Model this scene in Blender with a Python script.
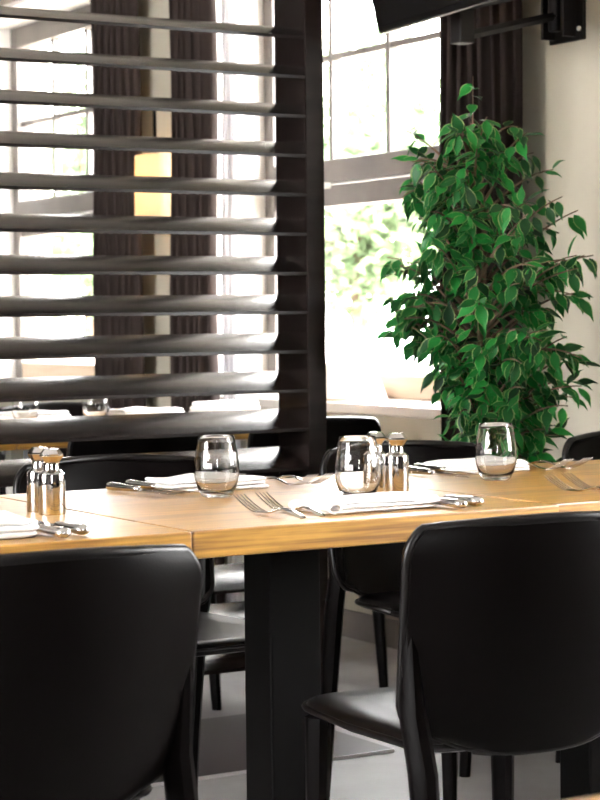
import bpy, bmesh, math, random
from mathutils import Vector, Matrix, noise
random.seed(11)
S = bpy.context.scene
C = S.collection
for o in list(bpy.data.objects):
    bpy.data.objects.remove(o)
PI = math.pi

# ------------------------------------------------------------------ camera
# room axes: x runs along the table row towards the window wall, y along the window wall, z up
FPX, PITCH, ROLL, YAW, HCAM = 2040.0, math.radians(2.344), math.radians(0.619), math.radians(31.1), 1.067
fw0 = Vector((math.sin(YAW), math.cos(YAW), 0)); rt0 = Vector((math.cos(YAW), -math.sin(YAW), 0)); UP = Vector((0, 0, 1))
fwd = fw0 * math.cos(PITCH) - UP * math.sin(PITCH)
up0 = fw0 * math.sin(PITCH) + UP * math.cos(PITCH)
rt = rt0 * math.cos(ROLL) - up0 * math.sin(ROLL)
up = rt0 * math.sin(ROLL) + up0 * math.cos(ROLL)
cam = bpy.data.cameras.new('camera'); camo = bpy.data.objects.new('camera', cam); C.objects.link(camo)
M = Matrix((rt, up, -fwd)).transposed().to_4x4(); M.translation = Vector((0, 0, HCAM)); camo.matrix_world = M
cam.sensor_fit = 'VERTICAL'; cam.sensor_height = 36.0; cam.sensor_width = 27.0
cam.lens = FPX / 800 * 36.0
cam.clip_start = 0.05; cam.clip_end = 200
cam.dof.use_dof = True; cam.dof.focus_distance = 3.55; cam.dof.aperture_fstop = 11.0
S.camera = camo

# ------------------------------------------------------------------ daylight (overcast sky), exposure
W = bpy.data.worlds.new('sky'); S.world = W; W.use_nodes = True
bg = W.node_tree.nodes['Background']; bg.inputs[0].default_value = (1.0, 0.995, 0.985, 1); bg.inputs[1].default_value = 55.0
S.view_settings.view_transform = 'Standard'; S.view_settings.look = 'None'
S.view_settings.gamma = 1.0; S.view_settings.use_curve_mapping = False; S.view_settings.exposure = 0.14
S.cycles.use_denoising = True
S.cycles.max_bounces = 10; S.cycles.transparent_max_bounces = 16
S.cycles.sample_clamp_indirect = 12.0

# ------------------------------------------------------------------ materials
def mat(name, col=(.5, .5, .5), rough=.5, metal=0.0, spec=.5, build=None):
    m = bpy.data.materials.new(name); m.use_nodes = True
    nt = m.node_tree; b = nt.nodes['Principled BSDF']
    b.inputs['Base Color'].default_value = (*col, 1); b.inputs['Roughness'].default_value = rough
    b.inputs['Metallic'].default_value = metal; b.inputs['Specular IOR Level'].default_value = spec
    if build: build(nt, b)
    return m
def nd(nt, t, **kw):
    n = nt.nodes.new(t)
    for k, v in kw.items(): setattr(n, k, v)
    return n
def coords(nt, kind='Object', scale=(1, 1, 1)):
    tc = nd(nt, 'ShaderNodeTexCoord'); mp = nd(nt, 'ShaderNodeMapping'); mp.inputs['Scale'].default_value = scale
    nt.links.new(tc.outputs[kind], mp.inputs['Vector']); return mp.outputs['Vector']
def noisecol(c1, c2, scale=(8, 8, 8), detail=4, bump=0.0, nscale=1.0, kind='Object', lo=.35, hi=.65):
    def f(nt, b):
        v = coords(nt, kind, scale); n = nd(nt, 'ShaderNodeTexNoise'); n.inputs['Scale'].default_value = nscale
        n.inputs['Detail'].default_value = detail; nt.links.new(v, n.inputs['Vector'])
        r = nd(nt, 'ShaderNodeValToRGB'); r.color_ramp.elements[0].position = lo; r.color_ramp.elements[1].position = hi
        r.color_ramp.elements[0].color = (*c1, 1); r.color_ramp.elements[1].color = (*c2, 1)
        nt.links.new(n.outputs['Fac'], r.inputs['Fac']); nt.links.new(r.outputs['Color'], b.inputs['Base Color'])
        if bump:
            bp = nd(nt, 'ShaderNodeBump'); bp.inputs['Strength'].default_value = bump; bp.inputs['Distance'].default_value = .004
            nt.links.new(n.outputs['Fac'], bp.inputs['Height']); nt.links.new(bp.outputs['Normal'], b.inputs['Normal'])
    return f
def wood(nt, b):
    v = coords(nt, 'Object', (1.3, 9, 9))
    n1 = nd(nt, 'ShaderNodeTexNoise'); n1.inputs['Scale'].default_value = 3.0; n1.inputs['Detail'].default_value = 6; n1.inputs['Distortion'].default_value = .6
    nt.links.new(v, n1.inputs['Vector'])
    v2 = coords(nt, 'Object', (2.0, 90, 70))
    n2 = nd(nt, 'ShaderNodeTexNoise'); n2.inputs['Scale'].default_value = 2.0; n2.inputs['Detail'].default_value = 3
    nt.links.new(v2, n2.inputs['Vector'])
    ad = nd(nt, 'ShaderNodeMath', operation='MULTIPLY_ADD'); ad.inputs[1].default_value = .55
    nt.links.new(n2.outputs['Fac'], ad.inputs[0]); 
    ml = nd(nt, 'ShaderNodeMath', operation='MULTIPLY'); ml.inputs[1].default_value = .5
    nt.links.new(n1.outputs['Fac'], ml.inputs[0]); nt.links.new(ml.outputs[0], ad.inputs[2])
    b.inputs['Coat Weight'].default_value = .7; b.inputs['Coat Roughness'].default_value = .38; b.inputs['Coat IOR'].default_value = 1.6
    r = nd(nt, 'ShaderNodeValToRGB'); e = r.color_ramp.elements
    e[0].position = .40; e[0].color = (.19, .075, .008, 1); e[1].position = .62; e[1].color = (.53, .285, .052, 1)
    nt.links.new(ad.outputs[0], r.inputs['Fac']); nt.links.new(r.outputs['Color'], b.inputs['Base Color'])
    bp = nd(nt, 'ShaderNodeBump'); bp.inputs['Strength'].default_value = .12; bp.inputs['Distance'].default_value = .002
    nt.links.new(n2.outputs['Fac'], bp.inputs['Height']); nt.links.new(bp.outputs['Normal'], b.inputs['Normal'])
def leather(nt, b):
    v = coords(nt, 'Object', (1, 1, 1)); n = nd(nt, 'ShaderNodeTexVoronoi'); n.inputs['Scale'].default_value = 420
    nt.links.new(v, n.inputs['Vector'])
    bp = nd(nt, 'ShaderNodeBump'); bp.inputs['Strength'].default_value = .10; bp.inputs['Distance'].default_value = .001
    nt.links.new(n.outputs['Distance'], bp.inputs['Height']); nt.links.new(bp.outputs['Normal'], b.inputs['Normal'])
def fabric_weave(nt, b):
    v = coords(nt, 'Object', (1, 1, 1)); n = nd(nt, 'ShaderNodeTexNoise'); n.inputs['Scale'].default_value = 500
    nt.links.new(v, n.inputs['Vector'])
    bp = nd(nt, 'ShaderNodeBump'); bp.inputs['Strength'].default_value = .15; bp.inputs['Distance'].default_value = .001
    nt.links.new(n.outputs['Fac'], bp.inputs['Height']); nt.links.new(bp.outputs['Normal'], b.inputs['Normal'])

def thin_glass(name, tint=(1, 1, 1), ior=1.45):
    m = bpy.data.materials.new(name); m.use_nodes = True; nt = m.node_tree; nt.nodes.clear()
    out = nd(nt, 'ShaderNodeOutputMaterial'); mx = nd(nt, 'ShaderNodeMixShader'); lw = nd(nt, 'ShaderNodeLayerWeight'); pw_ = nd(nt, 'ShaderNodeMath', operation='POWER'); pw_.inputs[1].default_value = 5.0
    fr = nd(nt, 'ShaderNodeMath', operation='MULTIPLY_ADD'); fr.inputs[1].default_value = .9; fr.inputs[2].default_value = .04
    nt.links.new(lw.outputs['Facing'], pw_.inputs[0]); nt.links.new(pw_.outputs[0], fr.inputs[0])
    tr = nd(nt, 'ShaderNodeBsdfTransparent'); tr.inputs[0].default_value = (*tint, 1); gl = nd(nt, 'ShaderNodeBsdfGlossy'); gl.inputs['Roughness'].default_value = .01
    nt.links.new(fr.outputs[0], mx.inputs[0]); nt.links.new(tr.outputs[0], mx.inputs[1]); nt.links.new(gl.outputs[0], mx.inputs[2]); nt.links.new(mx.outputs[0], out.inputs[0])
    return m
def solid_glass(name):
    m = bpy.data.materials.new(name); m.use_nodes = True; nt = m.node_tree; nt.nodes.clear()
    out = nd(nt, 'ShaderNodeOutputMaterial'); g = nd(nt, 'ShaderNodeBsdfGlass'); g.inputs['IOR'].default_value = 1.38; g.inputs['Roughness'].default_value = 0
    nt.links.new(g.outputs[0], out.inputs[0]); return m
def leaf_mat():
    m = bpy.data.materials.new('ficus_leaf'); m.use_nodes = True; nt = m.node_tree; b = nt.nodes['Principled BSDF']
    b.inputs['Roughness'].default_value = .42; b.inputs['Specular IOR Level'].default_value = .3
    uv = nd(nt, 'ShaderNodeUVMap'); sp = nd(nt, 'ShaderNodeSeparateXYZ'); nt.links.new(uv.outputs[0], sp.inputs[0])
    # v across leaf: 0..1, margin is cream
    s1 = nd(nt, 'ShaderNodeMath', operation='SUBTRACT'); s1.inputs[1].default_value = .5; nt.links.new(sp.outputs['Y'], s1.inputs[0])
    ab = nd(nt, 'ShaderNodeMath', operation='ABSOLUTE'); nt.links.new(s1.outputs[0], ab.inputs[0])
    r = nd(nt, 'ShaderNodeValToRGB'); r.color_ramp.elements[0].position = .40; r.color_ramp.elements[0].color = (0, 0, 0, 1)
    r.color_ramp.elements[1].position = .47; r.color_ramp.elements[1].color = (1, 1, 1, 1); nt.links.new(ab.outputs[0], r.inputs['Fac'])
    gi = nd(nt, 'ShaderNodeNewGeometry'); oi = nd(nt, 'ShaderNodeObjectInfo')
    ad = nd(nt, 'ShaderNodeMath', operation='ADD'); nt.links.new(gi.outputs['Random Per Island'], ad.inputs[0]); nt.links.new(oi.outputs['Random'], ad.inputs[1])
    fr = nd(nt, 'ShaderNodeMath', operation='FRACT'); nt.links.new(ad.outputs[0], fr.inputs[0])
    g = nd(nt, 'ShaderNodeValToRGB'); e = g.color_ramp.elements
    e[0].position = 0; e[0].color = (.002, .022, .005, 1); e[1].position = 1; e[1].color = (.014, .19, .03, 1)
    nt.links.new(fr.outputs[0], g.inputs['Fac'])
    mx = nd(nt, 'ShaderNodeMixRGB'); mx.inputs[2].default_value = (.22, .30, .11, 1)
    nt.links.new(r.outputs['Color'], mx.inputs[0]); nt.links.new(g.outputs['Color'], mx.inputs[1]); nt.links.new(mx.outputs[0], b.inputs['Base Color'])
    tl = nd(nt, 'ShaderNodeBsdfTranslucent'); nt.links.new(mx.outputs[0], tl.inputs[0])
    ms = nd(nt, 'ShaderNodeMixShader'); ms.inputs[0].default_value = .35
    out = nt.nodes['Material Output']; nt.links.new(b.outputs[0], ms.inputs[1]); nt.links.new(tl.outputs[0], ms.inputs[2]); nt.links.new(ms.outputs[0], out.inputs[0])
    return m
def cloth_trans(name, col, fac):
    m = mat(name, col, .9); nt = m.node_tree; b = nt.nodes['Principled BSDF']
    tl = nd(nt, 'ShaderNodeBsdfTranslucent'); tl.inputs[0].default_value = (*col, 1)
    ms = nd(nt, 'ShaderNodeMixShader'); ms.inputs[0].default_value = fac
    nt.links.new(b.outputs[0], ms.inputs[1]); nt.links.new(tl.outputs[0], ms.inputs[2]); nt.links.new(ms.outputs[0], nt.nodes['Material Output'].inputs[0])
    return m

MT = dict(
    oak=mat('oak', rough=.30, build=wood),
    leather=mat('black_leather', (.0018, .0012, .0012), .36, spec=.06, build=leather),
    seat_leather=mat('polished_black_leather', (.003, .0024, .0024), .30, spec=.22, build=leather),
    piping=mat('black_piping', (.003, .0023, .0023), .32, spec=.2, build=leather),
    blackmetal=mat('black_metal', (.002, .0018, .0018), .5, spec=.06),
    screen=mat('dark_stained_wood', rough=.21, spec=.12, build=noisecol((.006, .0040, .0036), (.013, .009, .008), (2, 30, 30), 5, .05)),
    plate=mat('steel_plate', (.035, .03, .032), .42, metal=.0, spec=.3),
    plate_edge=mat('bright_steel', (.75, .74, .73), .3, metal=.8),
    wall=mat('beige_plaster', rough=.9, build=noisecol((.36, .33, .265), (.40, .37, .30), (1.5, 1.5, 1.5), 5, .04)),
    white=mat('white_plaster', rough=.9, build=noisecol((.78, .76, .72), (.84, .82, .79), (1.5, 1.5, 1.5), 5, .03)),
    floor=mat('grey_concrete', rough=.55, build=noisecol((.17, .16, .16), (.27, .26, .26), (2.2, 2.2, 2.2), 8, .05)),
    frame=mat('grey_window_paint', rough=.45, build=noisecol((.10, .089, .082), (.135, .12, .11), (6, 6, 6), 4)),
    ledge=mat('pale_wood_rail', rough=.5, build=noisecol((.42, .31, .22), (.52, .40, .30), (6, 2, 20), 4)),
    dark_wall=mat('darkened_wall', rough=.6, build=noisecol((.035, .026, .022), (.06, .045, .038), (3, 3, 12), 4)),  # unseen walls darkened to hold down bounce and reflections
    sill=mat('sill_board', rough=.35, build=noisecol((.50, .46, .42), (.58, .54, .50), (6, 2, 6), 4)),
    curtain=mat('dark_curtain', (.030, .022, .020), .85, spec=.1, build=fabric_weave),
    daylit=cloth_trans('daylit_cloth', (.75, .74, .76), .5),  # white cloth for the painted daylit folds
    napkin=mat('white_linen', (.86, .85, .84), .85, spec=.2, build=fabric_weave),
    chrome=mat('polished_steel', (.66, .65, .64), .08, metal=1.0),
    cutlery=mat('cutlery_steel', (.72, .71, .70), .16, metal=1.0),
    table_tint=mat('table_tinted_steel', (.66, .58, .48), .15, metal=1.0),  # steel tinted with the table's reflection
    glass=solid_glass('drinking_glass'),
    pane=thin_glass('window_pane'),
    print=mat('white_print', (.85, .85, .85), .6),
    tv=mat('tv_plastic', (.003, .003, .003), .45, spec=.08),
    bracket=mat('bracket_metal', (.007, .006, .006), .5, spec=.15),
    bark=mat('brown_bark', rough=.8, build=noisecol((.06, .035, .02), (.13, .08, .05), (30, 30, 8), 4, .2)),
    leaf=leaf_mat(),
    pot=mat('dark_pot', (.02, .018, .017), .5),
    soil=mat('soil', rough=.95, build=noisecol((.02, .013, .008), (.05, .035, .02), (60, 60, 60), 4, .3)),
    ivory=cloth_trans('ivory_shade', (.85, .75, .55), .5),
    lantern=cloth_trans('white_paper', (.85, .84, .82), .4),
    paving=mat('pale_paving', rough=.9, build=noisecol((.42, .38, .33), (.52, .47, .41), (1, 1, 1), 5)),
    treeleaf=cloth_trans('tree_foliage', (.15, .215, .115), .35),
    pale=mat('pale_metal', (.62, .62, .58), .4),
)

# ------------------------------------------------------------------ mesh helpers
def link(name, me, m=None, parent=None, smooth=None):
    o = bpy.data.objects.new(name, me); C.objects.link(o)
    if m is not None and not me.materials: me.materials.append(MT[m] if isinstance(m, str) else m)
    if parent is not None: o.parent = parent
    if smooth is not None:
        for p in me.polygons: p.use_smooth = True
        if smooth < 180:
            try: me.set_sharp_from_angle(angle=math.radians(smooth))
            except Exception: pass
    return o
def obj(name, bm, m=None, parent=None, smooth=None):
    bmesh.ops.recalc_face_normals(bm, faces=bm.faces[:])
    me = bpy.data.meshes.new(name); bm.to_mesh(me); bm.free(); return link(name, me, m, parent, smooth)
def tag(o, label=None, cat=None, group=None, kind=None):
    if label: o['label'] = label
    if cat: o['category'] = cat
    if group: o['group'] = group
    if kind: o['kind'] = kind
    return o
def empty(name, loc=(0, 0, 0), rz=0.0):
    o = bpy.data.objects.new(name, None); C.objects.link(o); o.location = loc; o.rotation_euler = (0, 0, rz); o.empty_display_size = .05; return o
def box(bm, x0, x1, y0, y1, z0, z1, bevel=0.0, seg=2):
    t = bmesh.new()
    bmesh.ops.create_cube(t, size=1.0)
    for v in t.verts: v.co = Vector(((x0 + x1) / 2 + v.co.x * (x1 - x0), (y0 + y1) / 2 + v.co.y * (y1 - y0), (z0 + z1) / 2 + v.co.z * (z1 - z0)))
    if bevel: bmesh.ops.bevel(t, geom=t.edges[:], offset=bevel, segments=seg, affect='EDGES', profile=.5)
    me = bpy.data.meshes.new('t'); t.to_mesh(me); t.free(); bm.from_mesh(me); bpy.data.meshes.remove(me)
def bx(*a, **k):
    bm = bmesh.new(); box(bm, *a, **k); return bm
def lathe(prof, n=24, closed=False):
    bm = bmesh.new(); rings = []
    for r, z in prof:
        if r < 1e-6: rings.append([bm.verts.new((0, 0, z))])
        else: rings.append([bm.verts.new((r * math.cos(2 * PI * i / n), r * math.sin(2 * PI * i / n), z)) for i in range(n)])
    pairs = list(zip(rings[:-1], rings[1:]))
    if closed: pairs.append((rings[-1], rings[0]))
    for a, b in pairs:
        if len(a) == 1 and len(b) == 1: continue
        for i in range(n):
            j = (i + 1) % n
            if len(a) == 1: bm.faces.new((a[0], b[j], b[i]))
            elif len(b) == 1: bm.faces.new((a[i], a[j], b[0]))
            else: bm.faces.new((a[i], a[j], b[j], b[i]))
    return bm
def tube(bm, pts, radii, n=8, flat=1.0, cap=True, upv=None):
    pts = [Vector(p) for p in pts]
    if not isinstance(radii, (list, tuple)): radii = [radii] * len(pts)
    rings = []; u = None
    for i, p in enumerate(pts):
        t = (pts[min(i + 1, len(pts) - 1)] - pts[max(i - 1, 0)]).normalized()
        if u is None:
            ref = Vector(upv) if upv else (Vector((0, 0, 1)) if abs(t.z) < .9 else Vector((0, 1, 0)))
            u = (ref - t * ref.dot(t)).normalized()
        else: u = (u - t * u.dot(t)).normalized()
        w = t.cross(u); r = radii[i]
        rx, ry = (r if isinstance(r, tuple) else (r, r * flat))
        rings.append([bm.verts.new(p + w * (rx * math.cos(2 * PI * k / n)) + u * (ry * math.sin(2 * PI * k / n))) for k in range(n)])
    for a, b in zip(rings[:-1], rings[1:]):
        for k in range(n): bm.faces.new((a[k], a[(k + 1) % n], b[(k + 1) % n], b[k]))
    if cap:
        bm.faces.new(rings[0][::-1]); bm.faces.new(rings[-1])
    return bm
def loft(bm, rings, cap=True, closed=True):
    R = [[bm.verts.new(p) for p in r] for r in rings]; n = len(R[0])
    for a, b in zip(R[:-1], R[1:]):
        for k in range(n if closed else n - 1): bm.faces.new((a[k], a[(k + 1) % n], b[(k + 1) % n], b[k]))
    if cap: bm.faces.new(R[0][::-1]); bm.faces.new(R[-1])
    return bm
def copy_tree(o, parent=None):
    c = o.copy(); C.objects.link(c); c.parent = parent
    for ch in list(o.children): copy_tree(ch, c)
    return c

# ------------------------------------------------------------------ the setting
XW, XG, XC = 3.62, 3.90, 3.55          # pier face, glass plane, protruding column face
ZS, ZT, ZC = .78, 2.47, 3.05           # sill top, niche top, ceiling
tag(obj('floor', bx(-3.2, 4.1, -3.2, 11, -.1, 0), 'floor'), 'grey polished concrete floor under the tables', kind='structure')
tag(obj('ceiling', bx(-3.2, 4.1, -3.2, 11, ZC, ZC + .1), 'white'), 'white plaster ceiling', kind='structure')
NICHES = [(5.056, 6.72), (7.496, 9.12)]
bm = bmesh.new()
box(bm, XW, 4.1, 4.54, 11, 0, ZS - .035)
for a, b_ in ((4.54, 5.056), (6.72, 7.496), (9.12, 11)): box(bm, XW, 4.1, a, b_, ZS - .035, ZC)
for a, b_ in NICHES: box(bm, XW, 4.1, a, b_, ZT, ZC)
wr = tag(obj('wall_right', bm, 'wall'), 'beige plaster window wall with deep window niches', kind='structure')
bm = bmesh.new()      # projecting column and the wall running on beside the camera, with an unseen window added for light
NB = (.9, 2.5)
box(bm, XC, 4.1, NB[1], 4.54, 0, ZC); box(bm, XC, 4.1, .6, NB[0], 0, ZC); box(bm, XC, 4.1, NB[0], NB[1], 0, ZS); box(bm, XC, 4.1, NB[0], NB[1], ZT, ZC)
tag(obj('wall_pier', bm, 'wall'), 'beige projecting wall carrying the television bracket', kind='structure')
tag(obj('wall_side', bx(XC, 4.1, -3.2, .6, 0, ZC), 'dark_wall'), 'unseen wall beside the viewer, darkened to dull the chair reflections', kind='structure')  # kept dark to dull what the near chair backs reflect
tag(obj('wall_back', bx(-3.2, 4.1, 11, 11.15, 0, ZC), 'dark_wall'), 'unseen far wall of the dining room, darkened to dull reflections', kind='structure')  # dark tone chosen to dull the television's reflection
bm = bmesh.new()      # wall on the camera's left, darkened, with a window opening added for fill light
box(bm, -3.35, -3.2, -3.2, 2.2, 0, ZC); box(bm, -3.35, -3.2, 4.2, 11, 0, ZC); box(bm, -3.35, -3.2, 2.2, 4.2, 0, .8); box(bm, -3.35, -3.2, 2.2, 4.2, 2.5, ZC)
tag(obj('wall_left', bm, 'dark_wall'), 'unseen darkened left wall with a window opening added for fill light', kind='structure')
bm = bmesh.new(); box(bm, -3.35, -1.6, -3.35, -3.2, 0, ZC); box(bm, -.9, 4.1, -3.35, -3.2, 0, ZC); box(bm, -1.6, -.9, -3.35, -3.2, 0, .8); box(bm, -1.6, -.9, -3.35, -3.2, 2.1, ZC)  # wall behind the camera, window opening added as front fill
tag(obj('wall_front', bm, 'dark_wall'), 'unseen darkened wall behind the viewer with an opening added for front fill', kind='structure')
tag(obj('baseboard_right', bx(XW - .012, XW, 4.54, 11, 0, .09), 'frame'), 'dark skirting along the window wall', kind='structure')
sill_m = []
for i, (a, b_) in enumerate(NICHES):
    # white reveals lining the niche
    bm = bmesh.new(); box(bm, XW + .002, XG + .08, b_ - .02, b_ - .0005, ZS, ZT); box(bm, XW + .002, XG + .08, a + .0005, a + .02, ZS, ZT); box(bm, XW + .002, XG + .08, a + .02, b_ - .02, ZT - .02, ZT - .0005)
    tag(obj('trim_%d' % (i + 1), bm, 'white'), 'white plastered window reveal', kind='structure')
    bm = bx(XW - .02, XG + .08, a - .03, b_ + .03, ZS - .035, ZS, bevel=.006)
    tag(obj('trim_%d' % (i + 3), bm, 'sill'), 'pale window sill board', kind='structure')

def window(name, a, b_, xg, label):
    """timber window: two rows of four small panes above, tall lights below"""
    w = empty(name, (xg, (a + b_) / 2, ZS)); tag(w, label, kind='structure')
    L = (b_ - a) / 2; H = ZT - ZS; j = .068
    z = lambda v: v - ZS
    def part(nm, x0, x1, y0, y1, z0, z1, m='frame', bev=.004, par=w):
        return obj(nm, bx(x0, x1, y0, y1, z0, z1, bevel=bev), m, par)
    part('jamb', -.04, .04, L - j, L, 0, H); part('jamb', -.04, .04, -L, -L + j, 0, H)
    part('head_rail', -.04, .04, -L + j, L - j, z(2.355), H)
    part('bottom_rail', -.035, .035, -L + j, L - j, 0.0, z(.862), 'ledge')
    part('meeting_rail', -.045, .04, -L + j, L - j, z(1.545), z(1.628))
    part('lower_rail', -.03, .04, -L + j, L - j, z(1.462), z(1.538))
    part('latch', -.065, -.045, .33, .37, z(1.525), z(1.545), 'pale', .002)
    pw = (2 * (L - j)) / 4
    for k in range(1, 4):
        y = -L + j + k * pw
        part('mullion', -.018, .018, y - .012, y + .012, z(1.628), z(2.355), bev=.003)
    for (y0, y1) in [(-L + j + k * pw + (.012 if k else 0), -L + j + (k + 1) * pw - (.012 if k < 3 else 0)) for k in range(4)]:
        part('glazing_bar', -.016, .016, y0, y1, z(1.986), z(2.008), bev=.003)
        for z0, z1 in ((1.628, 1.986), (2.008, 2.355)):
            part('pane', -.003, .003, y0, y1, z(z0), z(z1), 'pane', 0)
    part('pane', -.003, .003, -L + j, L - j, z(.862), z(1.462), 'pane', 0)
    return w
window('window_1', *[NICHES[0][0] + .02, NICHES[0][1] - .02], XG + .035, 'grey timber window with small upper panes behind the plant')
window('window_2', *[NICHES[1][0] + .02, NICHES[1][1] - .02], XG + .035, 'grey timber window seen between the slats at left')
window('fill_window', NB[0], NB[1], XG, 'unseen grey timber window added beside the viewer to light the tables')  # out of view, added to throw light on the tabletops

# ------------------------------------------------------------------ outdoors
tag(obj('pavement', bx(4.1, 40, -15, 40, -.25, -.15), 'paving'), 'pale paved terrace outside the windows', kind='structure')
tag(obj('terrace_wall', bx(11.0, 11.25, 6, 26, -.15, .62), 'paving'), 'low pale terrace wall outside the windows', kind='structure')
def tree(x, y, h, r, n, label, seed):
    rd = random.Random(seed); t = empty('tree', (x, y, -.15)); tag(t, label, 'tree', 'trees outside the windows')
    bm = bmesh.new(); tube(bm, [(0, 0, 0), (.05, .03, h * .3), (.0, .1, h * .6)], [.14, .11, .06], 8)
    for k in range(6):
        a = k * 1.05; tube(bm, [(.02, .05, h * (.28 + .04 * k)), (r * .4 * math.cos(a), r * .4 * math.sin(a), h * (.42 + .05 * k)), (r * .7 * math.cos(a), r * .7 * math.sin(a), h * (.5 + .06 * k))], [.05, .03, .012], 6)
    obj('trunk', bm, 'bark', t, 60)
    vs, fs = [], []
    cl = [(Vector((rd.gauss(0, .42), rd.gauss(0, .42), rd.gauss(0, .42)))) for _ in range(26)]
    for i in range(n):
        c = rd.choice(cl); p = Vector((c.x * r, c.y * r, h * .62 + c.z * h * .38)) + Vector((rd.gauss(0, .16) * r, rd.gauss(0, .16) * r, rd.gauss(0, .16) * r))
        d = Vector((rd.uniform(-1, 1), rd.uniform(-1, 1), rd.uniform(-.8, .5))).normalized(); s = d.cross(Vector((rd.uniform(-1, 1), rd.uniform(-1, 1), 1))).normalized()
        l = rd.uniform(.13, .22); k = len(vs)
        vs += [p, p + d * l * .5 + s * l * .3, p + d * l, p + d * l * .5 - s * l * .3]; fs.append((k, k + 1, k + 2, k + 3))
    me = bpy.data.meshes.new('crown'); me.from_pydata([tuple(v) for v in vs], [], fs); me.update()
    o = link('crown', me, 'treeleaf', t); o['kind'] = 'stuff'
tree(13.5, 21.0, 4.4, 1.9, 14000, 'pale leafy tree outside the right-hand window', 1)
tree(18.5, 19.5, 4.0, 1.7, 12000, 'small leafy tree outside, behind the ficus leaves', 2)
tree(14.5, 30.8, 5.6, 2.0, 12000, 'tall leafy tree outside the left-hand window panes', 3)

# ------------------------------------------------------------------ louvre screen
def screen():
    s = empty('louvre_screen', (2.70, 4.42, 0)); tag(s, 'tall dark wooden screen of tilted horizontal slats behind the tables', 'room divider')
    X0, X1 = -1.85, 0.0; yf, yb = -.075, .075
    obj('post', bx(X1 - .054, X1, yf, yb, .008, 2.10, bevel=.003), 'screen', s)
    obj('post', bx(X0 - .054, X0, yf, yb, .008, 2.10, bevel=.003), 'screen', s)
    obj('top_rail', bx(X0, X1 - .054, yf, yb, 2.06, 2.10, bevel=.003), 'screen', s)
    pl = obj('foot_plate', bx(X0 - .2, .045, -.295, .295, 0, .008), 'plate', s)
    obj('plate_edge', bx(X0 - .2, .045, -.2975, -.295, 0, .0082), 'plate_edge', pl)
    # one louvre: shallow airfoil section, front edge low
    D = .150; rise = .043; n = 10; prof = []
    for k in range(n + 1):
        t = k / n; prof.append((-D / 2 + D * t, rise * t + .006 * math.sin(PI * t) + .006))
    for k in range(n, -1, -1):
        t = k / n; prof.append((-D / 2 + D * t, rise * t + .006 * math.sin(PI * t) - .002))
    bm = bmesh.new(); loft(bm, [[(x, y, z) for y, z in prof] for x in (X0, X1 - .054)])
    first = obj('slat', bm, 'screen', s, 40)
    zs = [1.755 - .0972 * k for k in range(-3, 17)]
    first.location = (0, 0, zs[0])
    for z in zs[1:]:
        c = first.copy(); C.objects.link(c); c.parent = s; c.location = (0, 0, z)
screen()

# ------------------------------------------------------------------ curtains
def curtain(y0, y1, x, label, m='curtain', folds=7, amp=.032, flare=0.0, seed=0, z0=.02, z1=2.78, name='curtain'):
    rd = random.Random(seed); nu, nv = folds * 10, 24; yc = (y0 + y1) / 2
    bm = bmesh.new(); ph = [rd.uniform(-.5, .5) for _ in range(folds + 2)]; am = [rd.uniform(.6, 1.2) for _ in range(folds + 2)]
    rows = []
    for j in range(nv + 1):
        v = j / nv; z = z0 + (z1 - z0) * v; row = []
        hw = (y1 - y0) / 2 * (1 + flare * (1 - v) - .02 * math.sin(v * 9 + seed))
        for i in range(nu + 1):
            u = i / nu; f = u * folds; k = int(min(f, folds - 1e-6))
            a = amp * (am[k] * (1 - (f - k)) + am[k + 1] * (f - k)) * (.75 + .25 * (1 - v))
            px_ = x + a * math.sin(2 * PI * f + ph[k] * .6 + .35 * math.sin(v * 5 + seed)) + .006 * math.sin(v * 11 + u * 7)
            row.append(bm.verts.new((px_, yc + hw * (2 * u - 1) + .008 * math.cos(4 * PI * f), z)))
        rows.append(row)
    for a, b_ in zip(rows[:-1], rows[1:]):
        for i in range(nu): bm.faces.new((a[i], a[i + 1], b_[i + 1], b_[i]))
    t = empty(name, (x, yc, 0)); 
    o = obj('drape', bm, m, t, 180); o.location = (-x, -yc, 0)
    md = o.modifiers.new('thick', 'SOLIDIFY'); md.thickness = .003
    bm = bmesh.new(); box(bm, -.012, .012, -(y1 - y0) / 2 - .004, (y1 - y0) / 2 + .004, z1, z1 + .03)
    box(bm, .01, XW - x, -.01, .01, z1 + .005, z1 + .025)
    obj('rail', bm, 'blackmetal', t)
    tag(t, label, 'curtain', 'window curtains')
curtain(4.645, 5.015, 3.53, 'dark brown curtain hanging behind the leafy plant', seed=1)
curtain(6.46, 6.745, 3.53, 'dark brown curtain nearest the screen post, beside its daylit strip', seed=4, folds=5, flare=.06)
curtain(7.045, 7.405, 3.53, 'dark brown curtain left of the glowing wall lamp', seed=7, folds=6, flare=.10)
curtain(6.340, 6.415, 3.56, 'narrow white strip standing for daylit curtain folds, seen through the slats', 'daylit', folds=2, amp=.02, seed=3, name='daylit_folds')  # white strip paints the daylight on the dark curtain's edge folds

# ------------------------------------------------------------------ wall lamp between the windows
t = empty('wall_lamp', (3.55, 6.93, 1.40)); tag(t, 'glowing ivory wall lamp between the two dark curtains', 'lamp')
obj('rod', bx(-.005, .005, -.005, .005, .285, .50), 'blackmetal', t)
obj('wall_arm', bx(0, XW - 3.55, -.006, .006, .48, .495), 'blackmetal', t)
prof = [(.128, 0), (.122, .285), (.118, .285), (.124, 0)]
sh = obj('shade', lathe(prof, 32, True), 'ivory', t); sh.scale = (.5, 1, 1)
obj('bulb', lathe([(0, .10), (.022, .11), (.026, .135), (.014, .17), (.012, .285), (0, .285)], 12), mat('bulb_glow', (1, .8, .5), build=lambda nt, b: (b.inputs['Emission Color'].__setattr__('default_value', (1, .62, .25, 1)), b.inputs['Emission Strength'].__setattr__('default_value', 30.0))), t, 180)

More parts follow.
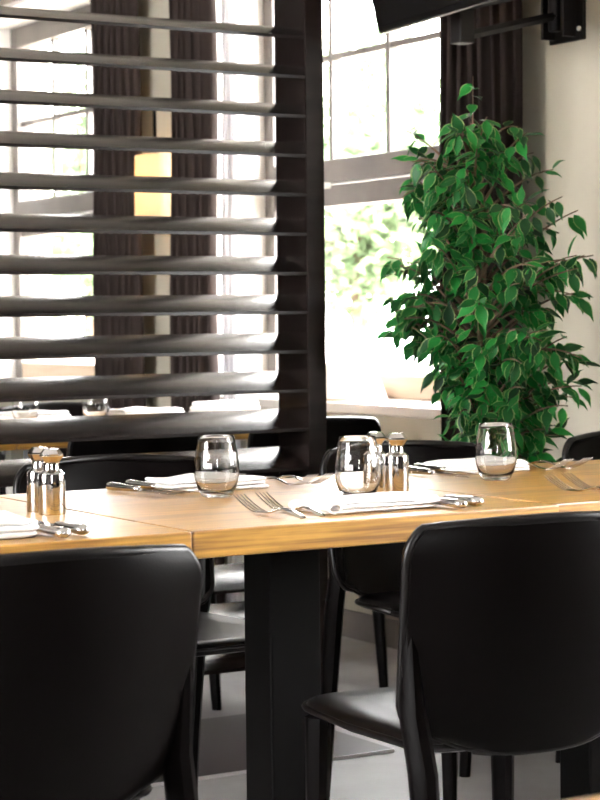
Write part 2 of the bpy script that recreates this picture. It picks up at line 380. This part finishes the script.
# ------------------------------------------------------------------ sill lantern
t = empty('paper_lantern', (3.76, 5.90, ZS)); tag(t, 'white flared lantern standing on the window sill', 'lantern')
obj('lantern_body', lathe([(0, 0), (.125, 0), (.128, .01), (.095, .09), (.075, .14), (.06, .175), (.035, .195), (0, .2)], 28), 'lantern', t, 60)
obj('lantern_base', lathe([(0, -.0), (.13, 0), (.132, .004), (.13, .008), (0, .008)], 28), 'ledge', t, 60)

# ------------------------------------------------------------------ tables
def dining_table(x0, x1, y0, y1, label, leg_xy=None, legs='column', thick=.042, name='dining_table'):
    t = empty(name, ((x0 + x1) / 2, (y0 + y1) / 2, 0)); tag(t, label, 'table')
    w, d = (x1 - x0) / 2, (y1 - y0) / 2
    o = obj('table_top', bx(-w, w, -d, d, .75 - thick, .75, bevel=.0025, seg=2), 'oak', t)
    if legs == 'column':
        lx, ly = leg_xy if leg_xy else (0, -.06)
        obj('leg', bx(lx - .05, lx + .05, ly - .046, ly + .046, .012, .75 - thick - .006, bevel=.004), 'blackmetal', t)
        obj('base_plate', bx(lx - .24, lx + .24, ly - .24, ly + .24, 0, .012, bevel=.003), 'blackmetal', t)
        obj('top_bracket', bx(lx - .2, lx + .2, ly - .05, ly + .05, .75 - thick - .006, .75 - thick), 'blackmetal', t)
    else:
        for sx in (-1, 1):
            for sy in (-1, 1):
                obj('leg', bx(sx * (w - .06) - .02, sx * (w - .06) + .02, sy * (d - .17) - .02, sy * (d - .17) + .02, 0, .75 - thick, bevel=.003), 'pale', t)
    return t
Y0, Y1 = 2.675, 3.44
dining_table(.72, 1.418, 2.665, Y1 - .02, 'oak dining table at the left edge with a pair of shakers', thick=.042)
dining_table(1.4225, 2.110, Y0 - .006, Y1, 'oak dining table in the middle carrying two glasses')
dining_table(2.1155, 2.802, 2.685, Y1 + .005, 'oak dining table at right behind the large black chair')
dining_table(2.805, 3.49, 2.685, Y1 + .005, 'oak dining table beyond the right edge, nearest the beige wall')
dining_table(.55, 1.60, .40, 1.042, 'oak table corner at the very bottom right', leg_xy=(.2, -.1))
dining_table(1.55, 2.225, 5.20, 5.97, 'oak dining table behind the screen, left one', legs='four')
dining_table(2.23, 3.36, 5.20, 5.97, 'oak dining table behind the screen by the window', legs='four')

# ------------------------------------------------------------------ chairs (saddle-leather side chair, origin on the floor below the seat centre, front = +y)
def make_chair():
    t = empty('dining_chair')
    ZT_, HW = .778, .213
    # back shell
    nu, nv = 18, 18; th = .012
    def surf(u, v):
        zb = .438 + .035 * abs(u) ** 3; z = zb + (ZT_ - .010 * u * u - zb) * v
        hw = HW * (.965 + .035 * v)
        r = .055; zz = z - (ZT_ - r)
        if zz > 0: hw = hw - r + math.sqrt(max(r * r - zz * zz, 0.0)) if zz < r else hw - r
        rb = .05; zz = (zb + rb) - z
        if zz > 0: hw = hw - rb * .8 + .8 * math.sqrt(max(rb * rb - zz * zz, 0.0))
        y = -.205 - .055 * (z - .45) / .33 + .045 * abs(u) ** 2.2 - .018 * math.cos(u * PI / 2) * math.sin(PI * v)
        return Vector((u * hw, y, z))
    vl = [0, .02, .05, .09, .14] + [.14 + (.83 - .14) * k / 7 for k in range(1, 8)] + [.83 + .17 * math.sin(k * PI / 16) for k in range(1, 9)]
    nv = len(vl) - 1
    F = [[surf(-1 + 2 * i / nu, vl[j]) for i in range(nu + 1)] for j in range(nv + 1)]
    bm = bmesh.new()
    def thick(i, j): return th + .012 * (abs(-1 + 2 * i / nu)) ** 4
    A = [[bm.verts.new(F[j][i] + Vector((0, thick(i, j) / 2, 0))) for i in range(nu + 1)] for j in range(nv + 1)]
    B = [[bm.verts.new(F[j][i] - Vector((0, thick(i, j) / 2, 0))) for i in range(nu + 1)] for j in range(nv + 1)]
    for j in range(nv):
        for i in range(nu):
            bm.faces.new((A[j][i], A[j][i + 1], A[j + 1][i + 1], A[j + 1][i])); bm.faces.new((B[j][i], B[j + 1][i], B[j + 1][i + 1], B[j][i + 1]))
    for i in range(nu):
        bm.faces.new((A[0][i], B[0][i], B[0][i + 1], A[0][i + 1])); bm.faces.new((A[nv][i], A[nv][i + 1], B[nv][i + 1], B[nv][i]))
    for j in range(nv):
        bm.faces.new((A[j][0], A[j + 1][0], B[j + 1][0], B[j][0])); bm.faces.new((A[j][nu], B[j][nu], B[j + 1][nu], A[j + 1][nu]))
    bk = obj('backrest', bm, 'leather', t, 50)
    # piping round the shell
    bm = bmesh.new()
    path = [F[j][0] for j in range(0, nv + 1)] + [F[nv][i] for i in range(1, nu + 1)] + [F[j][nu] for j in range(nv - 1, -1, -1)]
    pp = [path[0]]
    for q in path[1:]:
        if (q - pp[-1]).length > .004: pp.append(q)
    tube(bm, pp, .0085, 8); obj('piping', bm, 'piping', bk, 180)
    bm = bmesh.new(); tube(bm, [F[0][i] for i in range(nu + 1)], .006, 6); obj('seam', bm, 'piping', bk, 180)
    # seat: rounded, slightly dished pad
    def outline(s, zoff, inset):
        pts = []; n = 40
        for k in range(n):
            a = 2 * PI * k / n; c, sn = math.cos(a), math.sin(a); e = .28
            x = math.copysign(abs(c) ** e, c); y = math.copysign(abs(sn) ** e, sn)
            wx = (.180 if y < 0 else .195) - inset
            pts.append(Vector((x * wx, .035 + y * (.205 - inset), zoff)))
        return pts
    bm = bmesh.new()
    loft(bm, [outline(1, .436, .010), outline(1, .440, .002), outline(1, .448, 0), outline(1, .456, .004), outline(1, .461, .014), outline(1, .458, .06), outline(1, .455, .12)])
    st = obj('seat', bm, 'seat_leather', t, 60)
    bm = bmesh.new(); o = outline(1, .447, -.001); tube(bm, o + [o[0]], .005, 6); obj('piping', bm, 'piping', st, 180)
    def sq(cx, cy, z, a, b_):
        r = .35
        return [Vector((cx + sx * a, cy + sy * b_, z)) for sx, sy in ((-1, -r), (-1, r), (-r, 1), (r, 1), (1, r), (1, -r), (r, -1), (-r, -1))]
    for sx in (-1, 1):
        bm = bmesh.new()
        loft(bm, [sq(sx * .192, -.252, 0, .013, .014), sq(sx * .190, -.232, .20, .017, .019), sq(sx * .190, -.205, .42, .020, .024), sq(sx * .193, -.182, .50, .019, .022), sq(sx * .201, -.188, .62, .011, .014)])
        obj('leg', bm, 'leather', t, 45)
        bm = bmesh.new()
        loft(bm, [sq(sx * .172, .205, 0, .013, .014), sq(sx * .170, .200, .25, .017, .018), sq(sx * .168, .198, .43, .020, .022)])
        obj('leg', bm, 'leather', t, 45)
    return t
proto = make_chair(); used = [False]
def chair(x, yback, face, label, rot=0.0, group='black leather dining chairs'):
    """face=+1 looks along +y (its back is towards the viewer), -1 looks towards the viewer"""
    if used[0]: c = copy_tree(proto)
    else: c = proto; used[0] = True
    rz = rot + (0 if face > 0 else PI)
    off = Matrix.Rotation(rz, 3, 'Z') @ Vector((0, .235, 0))
    c.location = (x + off.x, yback + off.y, 0); c.rotation_euler = (0, 0, rz)
    tag(c, label, 'chair', group); return c
chair(1.800, 2.30, 1, 'black leather chair in the right foreground, back turned to the viewer', math.radians(-7))
chair(1.03, 2.30, 1, 'black leather chair in the left foreground, back turned to the viewer', math.radians(-1))
chair(1.825, 3.80, -1, 'black leather chair across the middle table, in front of the screen')
chair(2.545, 3.80, -1, 'black leather chair across the right table, behind the shakers', math.radians(0))
chair(3.205, 3.80, -1, 'leather chair at the right edge beside the beige wall, facing the viewer', math.radians(2))
chair(2.455, 4.86, 1, 'black leather chair pushed to the table behind the screen')
chair(3.00, 4.86, 1, 'black leather chair below the window sill, right of the screen post')
chair(2.85, 6.36, -1, 'black leather chair on the far side of the table behind the screen')

# ------------------------------------------------------------------ glasses
def make_glass():
    t = empty('drinking_glass')
    outer = [(0, .0), (.0235, .0), (.0275, .003), (.0335, .014), (.0385, .030), (.0402, .044), (.0395, .060), (.0368, .080), (.0335, .098), (.0312, .108)]
    inner = [(.0304, .108), (.0327, .098), (.0360, .080), (.0387, .060), (.0393, .044), (.0375, .031), (.0320, .017), (.0240, .009), (0, .0075)]
    obj('bowl', lathe(outer + [(.0308, .1085)] + inner, 48), 'glass', t, 70)
    # small printed emblem: crest over a row of four block letters (illegible in the photograph)
    def on(a, z): # point on the outer wall
        r = .0
        for (r0, z0), (r1, z1) in zip(outer[:-1], outer[1:]):
            if z0 <= z <= z1 and z1 > z0: r = r0 + (r1 - r0) * (z - z0) / (z1 - z0)
        r += .00025; return (r * math.cos(a), r * math.sin(a), z)
    bm = bmesh.new()
    def patch(a0, a1, z0, z1):
        q = [on(a0, z0), on(a1, z0), on(a1, z1), on(a0, z1)]; bm.faces.new([bm.verts.new(p) for p in q])
    for k in range(4):
        a = -.20 + k * .10; patch(a, a + .028, .052, .062); patch(a + .028, a + .072, .052 if k % 2 else .059, .055 if k % 2 else .062); patch(a + .050, a + .074, .052, .062)
    for a0, a1, z0, z1 in ((-.03, .03, .066, .070), (-.09, .09, .070, .0725), (-.05, .05, .074, .077), (-.02, .02, .077, .081), (-.08, -.05, .074, .079), (.05, .08, .074, .079)): patch(a0, a1, z0, z1)
    obj('emblem', bm, 'print', t)
    return t
GL = [(1.729, 3.154, 'stemless glass in the middle, in front of the far napkin'), (1.905, 2.967, 'stemless glass beside the right-hand pair of shakers'),
      (2.334, 3.145, 'stemless glass on the right table before the plant'), (1.300, 3.262, 'stemless glass cut off by the left edge on the near table'),
      (2.72, 5.74, 'small glass on the table behind the screen, by the left shakers'), (2.47, 5.70, 'glass at the left edge on the table behind the screen'), ]
g0 = make_glass()
for i, (x, y, lb) in enumerate(GL):
    g = g0 if i == 0 else copy_tree(g0)
    g.location = (x, y, .7503); g.rotation_euler = (0, 0, math.atan2(-y, -x) - .38); tag(g, lb, 'glass', 'stemless drinking glasses')

# ------------------------------------------------------------------ shakers
def make_shaker():
    t = empty('shaker')
    obj('body', lathe([(0, 0), (.0212, 0), (.0222, .0015), (.0222, .062), (.0215, .066), (.0165, .0705), (.0140, .0725), (0, .0725)], 36), 'chrome', t, 35)
    obj('neck', lathe([(0, .0725), (.0135, .0725), (.0128, .075), (.0128, .084), (0, .084)], 28), 'chrome', t, 40)
    cp = obj('cap', lathe([(.0, .084), (.0120, .084), (.0195, .0955), (.0195, .0985), (.0125, .1065), (0, .1075)], 8), 'chrome', t)
    obj('cap_tint', lathe([(.0124, .0838), (.0200, .0952), (.0197, .0956), (.0118, .0842)], 8, True), 'table_tint', cp)  # warm strip paints the table's brown reflection under the cap
    return t
s0 = make_shaker()
SH = [(1.362, 3.042, .2, 'metal shaker at left, front one of its pair'), (1.366, 3.098, .5, 'metal shaker at left, partly hidden behind its twin'),
      (2.030, 3.033, .2, 'metal shaker at right of the pair beside the glass'), (2.020, 3.086, .4, 'metal shaker seen through the glass, left of its pair')]
for i, (x, y, r, lb) in enumerate(SH):
    s = s0 if i == 0 else copy_tree(s0)
    s.location = (x, y, .7501); s.rotation_euler = (0, 0, r); tag(s, lb, 'shaker', 'salt and pepper shakers')

# ------------------------------------------------------------------ cutlery
def make_fork():
    t = empty('fork'); L = .2
    # y from 0 (handle end) to L (tips)
    def hz(y):
        s = y / L
        if s < .55: return .0035 + .010 * math.sin(PI * s / .55) ** 1.5
        q = (s - .55) / .45
        return .0035 + .0235 * max(0, q - .28) ** 1.35 * 1.55
    bm = bmesh.new(); ys = [0, .004, .015, .035, .06, .085, .105, .118, .128, .136]; ws = [.003, .0065, .0085, .0078, .0052, .0034, .0036, .0065, .0105, .0118]; hs = [.0012, .0020, .0022, .0020, .0017, .0016, .0015, .0012, .0010, .0009]
    rings = []
    for y, w, h in zip(ys, ws, hs):
        z = hz(y); rings.append([Vector((-w, y, z)), Vector((-w * .5, y, z + h)), Vector((w * .5, y, z + h)), Vector((w, y, z)), Vector((w * .5, y, z - h)), Vector((-w * .5, y, z - h))])
    loft(bm, rings); obj('handle', bm, 'cutlery', t, 50)
    for k in range(4):
        x = -.0102 + .0068 * k; bm = bmesh.new(); rings = []
        for q in range(7):
            y = .134 + (L - .134) * q / 6; z = hz(y); w = .0014 if q < 5 else (.0011 if q == 5 else .0005)
            rings.append([Vector((x - w, y, z - .0008)), Vector((x + w, y, z - .0008)), Vector((x + w, y, z + .0008)), Vector((x - w, y, z + .0008))])
        loft(bm, rings); obj('tine', bm, 'cutlery', t)
    return t
def make_knife():
    t = empty('table_knife')
    bm = bmesh.new(); rings = []
    for y, w, h in ((0, .002, .002), (.003, .0070, .0050), (.010, .0098, .0062), (.022, .0095, .0062), (.05, .0075, .0052), (.085, .0068, .0045), (.098, .0062, .0042), (.102, .0040, .0030)):
        n = 10; w, h = w * 1.25, h * 1.3; rings.append([Vector((w * math.cos(2 * PI * k / n), y, .0085 + h * math.sin(2 * PI * k / n))) for k in range(n)])
    loft(bm, rings); obj('handle', bm, 'cutlery', t, 60)
    bm = bmesh.new(); rings = []
    for y, a, b_ in ((.100, -.004, .004), (.108, -.007, .007), (.16, -.009, .008), (.195, -.009, .007), (.212, -.006, .006), (.22, .002, .0045)):
        rings.append([Vector((a, y, .0055)), Vector((b_, y, .0047)), Vector((b_, y, .0072)), Vector((a, y, .0062))])
    loft(bm, rings); obj('blade', bm, 'cutlery', t, 30)
    return t
f0, k0 = make_fork(), make_knife(); uf, uk = [0], [0]
def lay(proto_, flag, x, y, face, label, cat, group, rot=0.0, z=.7503):
    c = copy_tree(proto_) if flag[0] else proto_; flag[0] = 1
    c.location = (x, y, z); c.rotation_euler = (0, 0, rot + (0 if face > 0 else PI)); tag(c, label, cat, group)
F_ = lambda x, y, fc, lb, r=0.0: lay(f0, uf, x, y, fc, lb, 'fork', 'forks on the tables', r)
K_ = lambda x, y, fc, lb, r=0.0: lay(k0, uk, x, y, fc, lb, 'knife', 'knives on the tables', r)
F_(1.637, 2.705, 1, 'left fork of the pair before the rolled middle napkin', .02)
F_(1.679, 2.715, 1, 'right fork of the pair before the rolled middle napkin', -.01)
F_(1.945, 3.385, -1, 'left fork of the pair on the far side of the middle table', .02)
F_(1.990, 3.390, -1, 'right fork of the pair on the far side of the middle table', 0)
F_(2.278, 2.715, 1, 'left fork of the near pair on the right table', .0)
F_(2.326, 2.72, 1, 'right fork of the near pair on the right table', .01)
F_(2.552, 3.395, -1, 'left fork of the far pair on the right table', .0)
F_(2.605, 3.40, -1, 'right fork of the far pair on the right table', .0)
K_(1.222, 2.680, 1, 'inner knife beside the left napkin, handle outward', 0)
K_(1.262, 2.700, 1, 'outer knife beside the left napkin, handle outward', 0)
K_(1.636, 3.400, -1, 'outer knife on the far side of the middle table', .12)
K_(1.690, 3.430, -1, 'inner knife beside the far middle napkin', .08)
K_(1.937, 2.695, 1, 'inner knife right of the rolled middle napkin', 0)
K_(1.984, 2.715, 1, 'outer knife right of the rolled middle napkin', 0)
K_(2.284, 3.390, -1, 'outer knife on the far side of the right table', .03)
K_(2.342, 3.430, -1, 'inner knife beside the far right napkin', .03)

# ------------------------------------------------------------------ napkins
def napkin(x, y, w, d, label, rz=0.0, h=.022, seed=0, flip=False, roll=False):
    """linen napkin folded into soft layers, optionally with a curled fold at its left end"""
    rd = random.Random(seed); bm = bmesh.new(); nl = 3; th = h / nl; n = 64
    for k in range(nl):
        z0 = th * k; ox, oy = rd.uniform(-.004, .004), rd.uniform(-.003, .003); ins = .0 if k < nl - 1 else .004; ca = rd.uniform(-.02, .02)
        rings = []
        for zz, i_ in ((0, .0045), (.18, .0018), (.5, 0), (.82, .0018), (1.0, .0050), (1.02, .018), (1.0, .045)):
            ring = []
            for q in range(n):
                a = 2 * PI * q / n; c, sn = math.cos(a), math.sin(a); e = .22
                px_ = math.copysign(abs(c) ** e, c) * (w / 2 - ins - i_) + ox; py_ = math.copysign(abs(sn) ** e, sn) * (d / 2 - ins - i_) + oy
                px_, py_ = px_ - ca * py_, py_ + ca * px_
                lift = (noise.noise(Vector((px_ * 13 + seed * 3.1, py_ * 15, seed))) * .007 + noise.noise(Vector((px_ * 34, py_ * 22 + 5, seed * 2.0 + k))) * .0025) * (z0 + zz * th) / h
                if flip: lift += .006 * max(0, px_ / w) * (z0 + zz * th) / h
                ring.append(Vector((px_ + .002 * noise.noise(Vector((py_ * 30, k * 3.0, seed))), py_ + .0025 * noise.noise(Vector((px_ * 22, k * 5.0, seed))), max(.0004, z0 + zz * th * 1.04 + lift))))
            rings.append(ring)
        loft(bm, rings)
    if roll:      # the curled fold
        r0 = h * .52; prof = []
        for q in range(22):
            a = -PI / 2 - q * (1.75 * PI / 21); r = r0 * (1 - .012 * q); prof.append((-w / 2 + .006 + r * math.cos(a) * 1.5, r0 + .0006 + r * math.sin(a)))
        inner = [(-w / 2 + .006 + (px_ + w / 2 - .006) * .74, r0 + .0006 + (pz - r0 - .0006) * .70) for px_, pz in prof]
        ring = prof + inner[::-1]; rings = []
        for j in range(9):
            v = j / 8; rings.append([Vector((px_ + .003 * math.sin(v * 5), -d / 2 - .002 + (d + .002) * v, pz * (1 - .12 * v))) for px_, pz in ring])
        loft(bm, rings)
    o = obj('napkin', bm, 'napkin', None, 70); o.location = (x, y, .7503); o.rotation_euler = (0, 0, rz)
    tag(o, label, 'napkin', 'white linen napkins'); return o
napkin(1.825, 2.805, .225, .115, 'white rolled napkin at the front of the middle table', .02, .019, 1, roll=True)
napkin(1.800, 3.330, .205, .150, 'white folded napkin on the far side of the middle table', -.03, .020, 2)
napkin(1.095, 2.800, .225, .150, 'white folded napkin at the front of the left table', .0, .027, 3, True)
napkin(2.440, 3.360, .190, .150, 'white folded napkin on the far side of the right table', .0, .020, 4)
napkin(2.470, 2.810, .200, .130, 'white napkin at the right edge on the near side of the right table', .0, .020, 5)
napkin(2.56, 5.84, .20, .14, 'white napkin mound on the left table behind the screen', .2, .030, 6)
napkin(2.93, 5.80, .22, .15, 'white rolled napkin on the window table behind the screen', .0, .030, 7)
napkin(3.20, 5.78, .20, .15, 'white crumpled napkin nearest the daylit curtain strip behind the screen', .3, .045, 8)

# ------------------------------------------------------------------ television and bracket
tv = empty('television', (2.91, 4.08, 1.80)); tag(tv, 'black flat television hanging at the top edge', 'television')
tv.rotation_euler = (0, math.radians(-14), math.radians(-7.8))
obj('casing', bx(-.035, .02, -.36, .355, 0, .44, bevel=.008), 'tv', tv)
obj('display_panel', bx(-.038, -.0352, -.345, .34, .018, .425), mat('tv_screen', (.003, .003, .003), .25, spec=.1), tv)
br = empty('wall_bracket', (XC, 4.435, 1.81)); tag(br, 'black metal television arm bolted to the beige wall', 'bracket')
pl = obj('wall_plate', bx(-.012, 0, -.075, .075, .0, .30, bevel=.003), 'bracket', br)
obj('flange', bx(-.055, -.012, .045, .056, .01, .29, bevel=.002), 'bracket', br)
obj('flange', bx(-.055, -.012, -.045, -.034, .01, .29, bevel=.002), 'bracket', br)
for y in (-.06, .066):
    obj('bolt', lathe([(0, 0), (.007, 0), (.007, .005), (0, .006)], 8), 'pale', pl).matrix_local = Matrix.Translation((-.012, y, .03)) @ Matrix.Rotation(-PI / 2, 4, 'Y')
def bar(name, a, b_, w, h, par, m='bracket'):
    a, b_ = Vector(a), Vector(b_); bm = bmesh.new(); tube(bm, [a, b_], [(w, h), (w, h)], 4, upv=(0, 0, 1)); return obj(name, bm, m, par)
bar('arm', (-.03, .02, .073), (-.52, -.25, -.042), .010, .012, br)
bar('arm', (-.03, .02, .150), (-.52, -.25, .030), .010, .010, br)
obj('elbow', bx(-.56, -.515, -.27, -.225, -.065, .035, bevel=.004), 'bracket', br)
obj('hinge_pin', lathe([(0, .0), (.017, 0), (.017, .22), (0, .22)], 16), 'bracket', br, 40).location = (-.035, .02, .03)

# ------------------------------------------------------------------ potted ficus
def ficus():
    rd = random.Random(5)
    base = Vector((3.0, 4.05, 0)); t = empty('potted_ficus', base); tag(t, 'tall leafy variegated ficus in the corner by the curtain', 'plant')
    obj('pot', lathe([(0, 0), (.125, 0), (.13, .01), (.165, .30), (.172, .31), (.172, .33), (.155, .33), (.15, .30), (.118, .02), (0, .02)], 32), 'pot', t, 40)
    obj('soil', lathe([(0, .295), (.08, .298), (.149, .29), (.148, .28), (0, .28)], 24), 'soil', t)
    lat, dep = rt0.copy(), fw0.copy()
    env = [(.30, -.10, .14), (.42, -.11, .16), (.62, -.12, .17), (.76, -.13, .20), (.88, -.15, .22), (1.00, -.19, .23), (1.08, -.29, .26), (1.20, -.28, .27), (1.28, -.26, .25), (1.36, -.22, .19), (1.46, -.23, .16), (1.54, -.13, .09), (1.60, -.08, .03), (1.66, -.055, -.02)]
    def ext(z):
        for (z0, l0, r0), (z1, l1, r1) in zip(env[:-1], env[1:]):
            if z0 <= z <= z1:
                q = (z - z0) / (z1 - z0); return l0 + (l1 - l0) * q, r0 + (r1 - r0) * q
        return -.05, .05
    # stems: three braided trunks
    bm = bmesh.new()
    for k in range(3):
        pts = [Vector((.018 * math.cos(6 * z + k * 2.1), .018 * math.sin(6 * z + k * 2.1), z)) + lat * (-.03 * z) for z in [.28 + .1 * i for i in range(13)]]
        tube(bm, pts, [.013 - .0007 * i for i in range(13)], 6)
    obj('trunk', bm, 'bark', t, 180)
    leaves = []; bmb = bmesh.new()
    def branch(z, a, b_, droop, nl, spread=1.0):
        """a sprig from the trunk to lateral a, depth b at height z"""
        tip = lat * a + dep * b_ + Vector((0, 0, z)); st = lat * (-.03 * z) + Vector((0, 0, max(.32, z - rd.uniform(.10, .26))))
        mid = st.lerp(tip, .55) + Vector((0, 0, rd.uniform(.02, .06))); end = tip + Vector((0, 0, -droop))
        pts = []
        for i in range(9):
            s = i / 8; p = st * (1 - s) ** 2 + mid * 2 * s * (1 - s) + end * s * s; pts.append(p)
        tube(bmb, pts, [.0045 - .0004 * i for i in range(9)], 4)
        for k in range(nl):
            s = .30 + .70 * (k + rd.random() * .6) / nl; i = min(int(s * 8), 7); p = pts[i].lerp(pts[i + 1], s * 8 - i)
            tdir = (pts[i + 1] - pts[i]).normalized()
            side = tdir.cross(Vector((rd.uniform(-1, 1), rd.uniform(-1, 1), rd.uniform(-.3, 1)))).normalized()
            d = (tdir * rd.uniform(.1, .7) + side * rd.uniform(.5, 1.0) + Vector((0, 0, -rd.uniform(.25, 1.0)))).normalized()
            leaves.append((p, d, rd.uniform(.8, 1.2)))
    for k in range(215):
        z = rd.uniform(.50, 1.58) if k > 60 else rd.uniform(.36, 1.0)
        l, r = ext(z); u = rd.random(); a = l + (r - l) * u
        a = (l + r) / 2 + (a - (l + r) / 2) * rd.uniform(.75, 1.0)
        half = (r - l) / 2; m = math.sqrt(max(.05, 1 - ((a - (l + r) / 2) / (half + 1e-4)) ** 2)) * min(half, .22)
        branch(z, a, rd.uniform(-m, m * .6), rd.uniform(.01, .09), rd.randint(7, 11))
    # leading sprigs seen against the window and the wall
    for z, a, b_, dr, nl in ((1.60, -.045, 0, -.05, 9), (1.54, -.09, 0, .0, 8), (1.50, -.21, 0, -.02, 7), (1.43, -.20, .02, .02, 8), (1.24, -.26, .0, .03, 9), (1.18, -.26, -.03, .07, 8), (1.12, -.22, -.05, .06, 8), (.96, -.15, -.05, .02, 6),
                             (1.44, .15, 0, .02, 8), (1.32, .21, 0, .0, 8), (1.26, .25, .02, .05, 9), (1.18, .22, -.03, .08, 9), (1.02, .22, -.03, .08, 9), (.92, .20, -.02, .06, 7), (1.48, .10, -.02, .02, 8), (1.30, .05, -.16, .05, 9), (1.15, -.05, -.18, .05, 9), (1.0, .05, -.18, .05, 9)):
        branch(z, a, b_, dr, nl)
    for k in range(16):
        z = rd.uniform(1.04, 1.27); branch(z, rd.uniform(-.27, -.15), rd.uniform(-.12, .06), rd.uniform(.02, .10), 10)
    for k in range(8):
        branch(rd.uniform(1.38, 1.52), rd.uniform(-.21, -.10), rd.uniform(-.1, .05), rd.uniform(.0, .06), 8)
    obj('branches', bmb, 'bark', t, 180)
    # one leaf
    n = 6; wid = [0, .66, 1.0, .98, .70, .30, 0]; L, Wd = .056, .0135
    lv, lf, luv = [(0, 0, 0)], [], [(0, .5)]
    for k in range(1, n):
        y = L * k / n; w = Wd * wid[k]; zc = -.006 * (k / n) ** 2
        lv += [(-w, y, zc + .003), (0, y, zc), (w, y, zc + .003)]; 
        luv += [(k / n, 0), (k / n, .5), (k / n, 1)]
    lv.append((0, L * 1.06, -.009)); luv.append((1, .5)); tipi = len(lv) - 1
    lf += [(0, 2, 1), (0, 3, 2)]
    for k in range(n - 2):
        a = 1 + 3 * k; lf += [(a, a + 1, a + 4, a + 3), (a + 1, a + 2, a + 5, a + 4)]
    a = 1 + 3 * (n - 2); lf += [(a, a + 1, tipi), (a + 1, a + 2, tipi)]
    def mk(name, verts, faces, uvs):
        me = bpy.data.meshes.new(name); me.from_pydata(verts, [], faces); uvl = me.uv_layers.new(name='UVMap')
        for lp in me.loops: uvl.data[lp.index].uv = uvs[lp.vertex_index]
        for p in me.polygons: p.use_smooth = True
        me.materials.append(MT['leaf']); me.update(); return me
    me = mk('leaf', lv, lf, luv)
    def frame(p, d, s):
        y = d; ref = Vector((0, 0, 1)) + Vector((rd.uniform(-.6, .6), rd.uniform(-.6, .6), 0)) - fw0 * .6
        x = y.cross(ref).normalized(); z = x.cross(y).normalized()
        m = Matrix((x * s, y * s, z * s)).transposed().to_4x4(); m.translation = p + y * .006; return m
    mats = [frame(*l) for l in leaves]
    order = sorted(range(len(mats)), key=lambda i: mats[i].translation.dot(dep) + .25 * max(0, .62 - mats[i].translation.z))
    vs, fs, us = [], [], []
    for n_, i in enumerate(order):
        if n_ < 300:
            o = bpy.data.objects.new('leaf', me); C.objects.link(o); o.parent = t; o.matrix_local = mats[i]
        else:
            k = len(vs); vs += [tuple(mats[i] @ Vector(v)) for v in lv]; fs += [tuple(q + k for q in f) for f in lf]; us += luv
    o = bpy.data.objects.new('foliage', mk('foliage', vs, fs, us)); C.objects.link(o); o.parent = t; o['kind'] = 'stuff'
ficus()
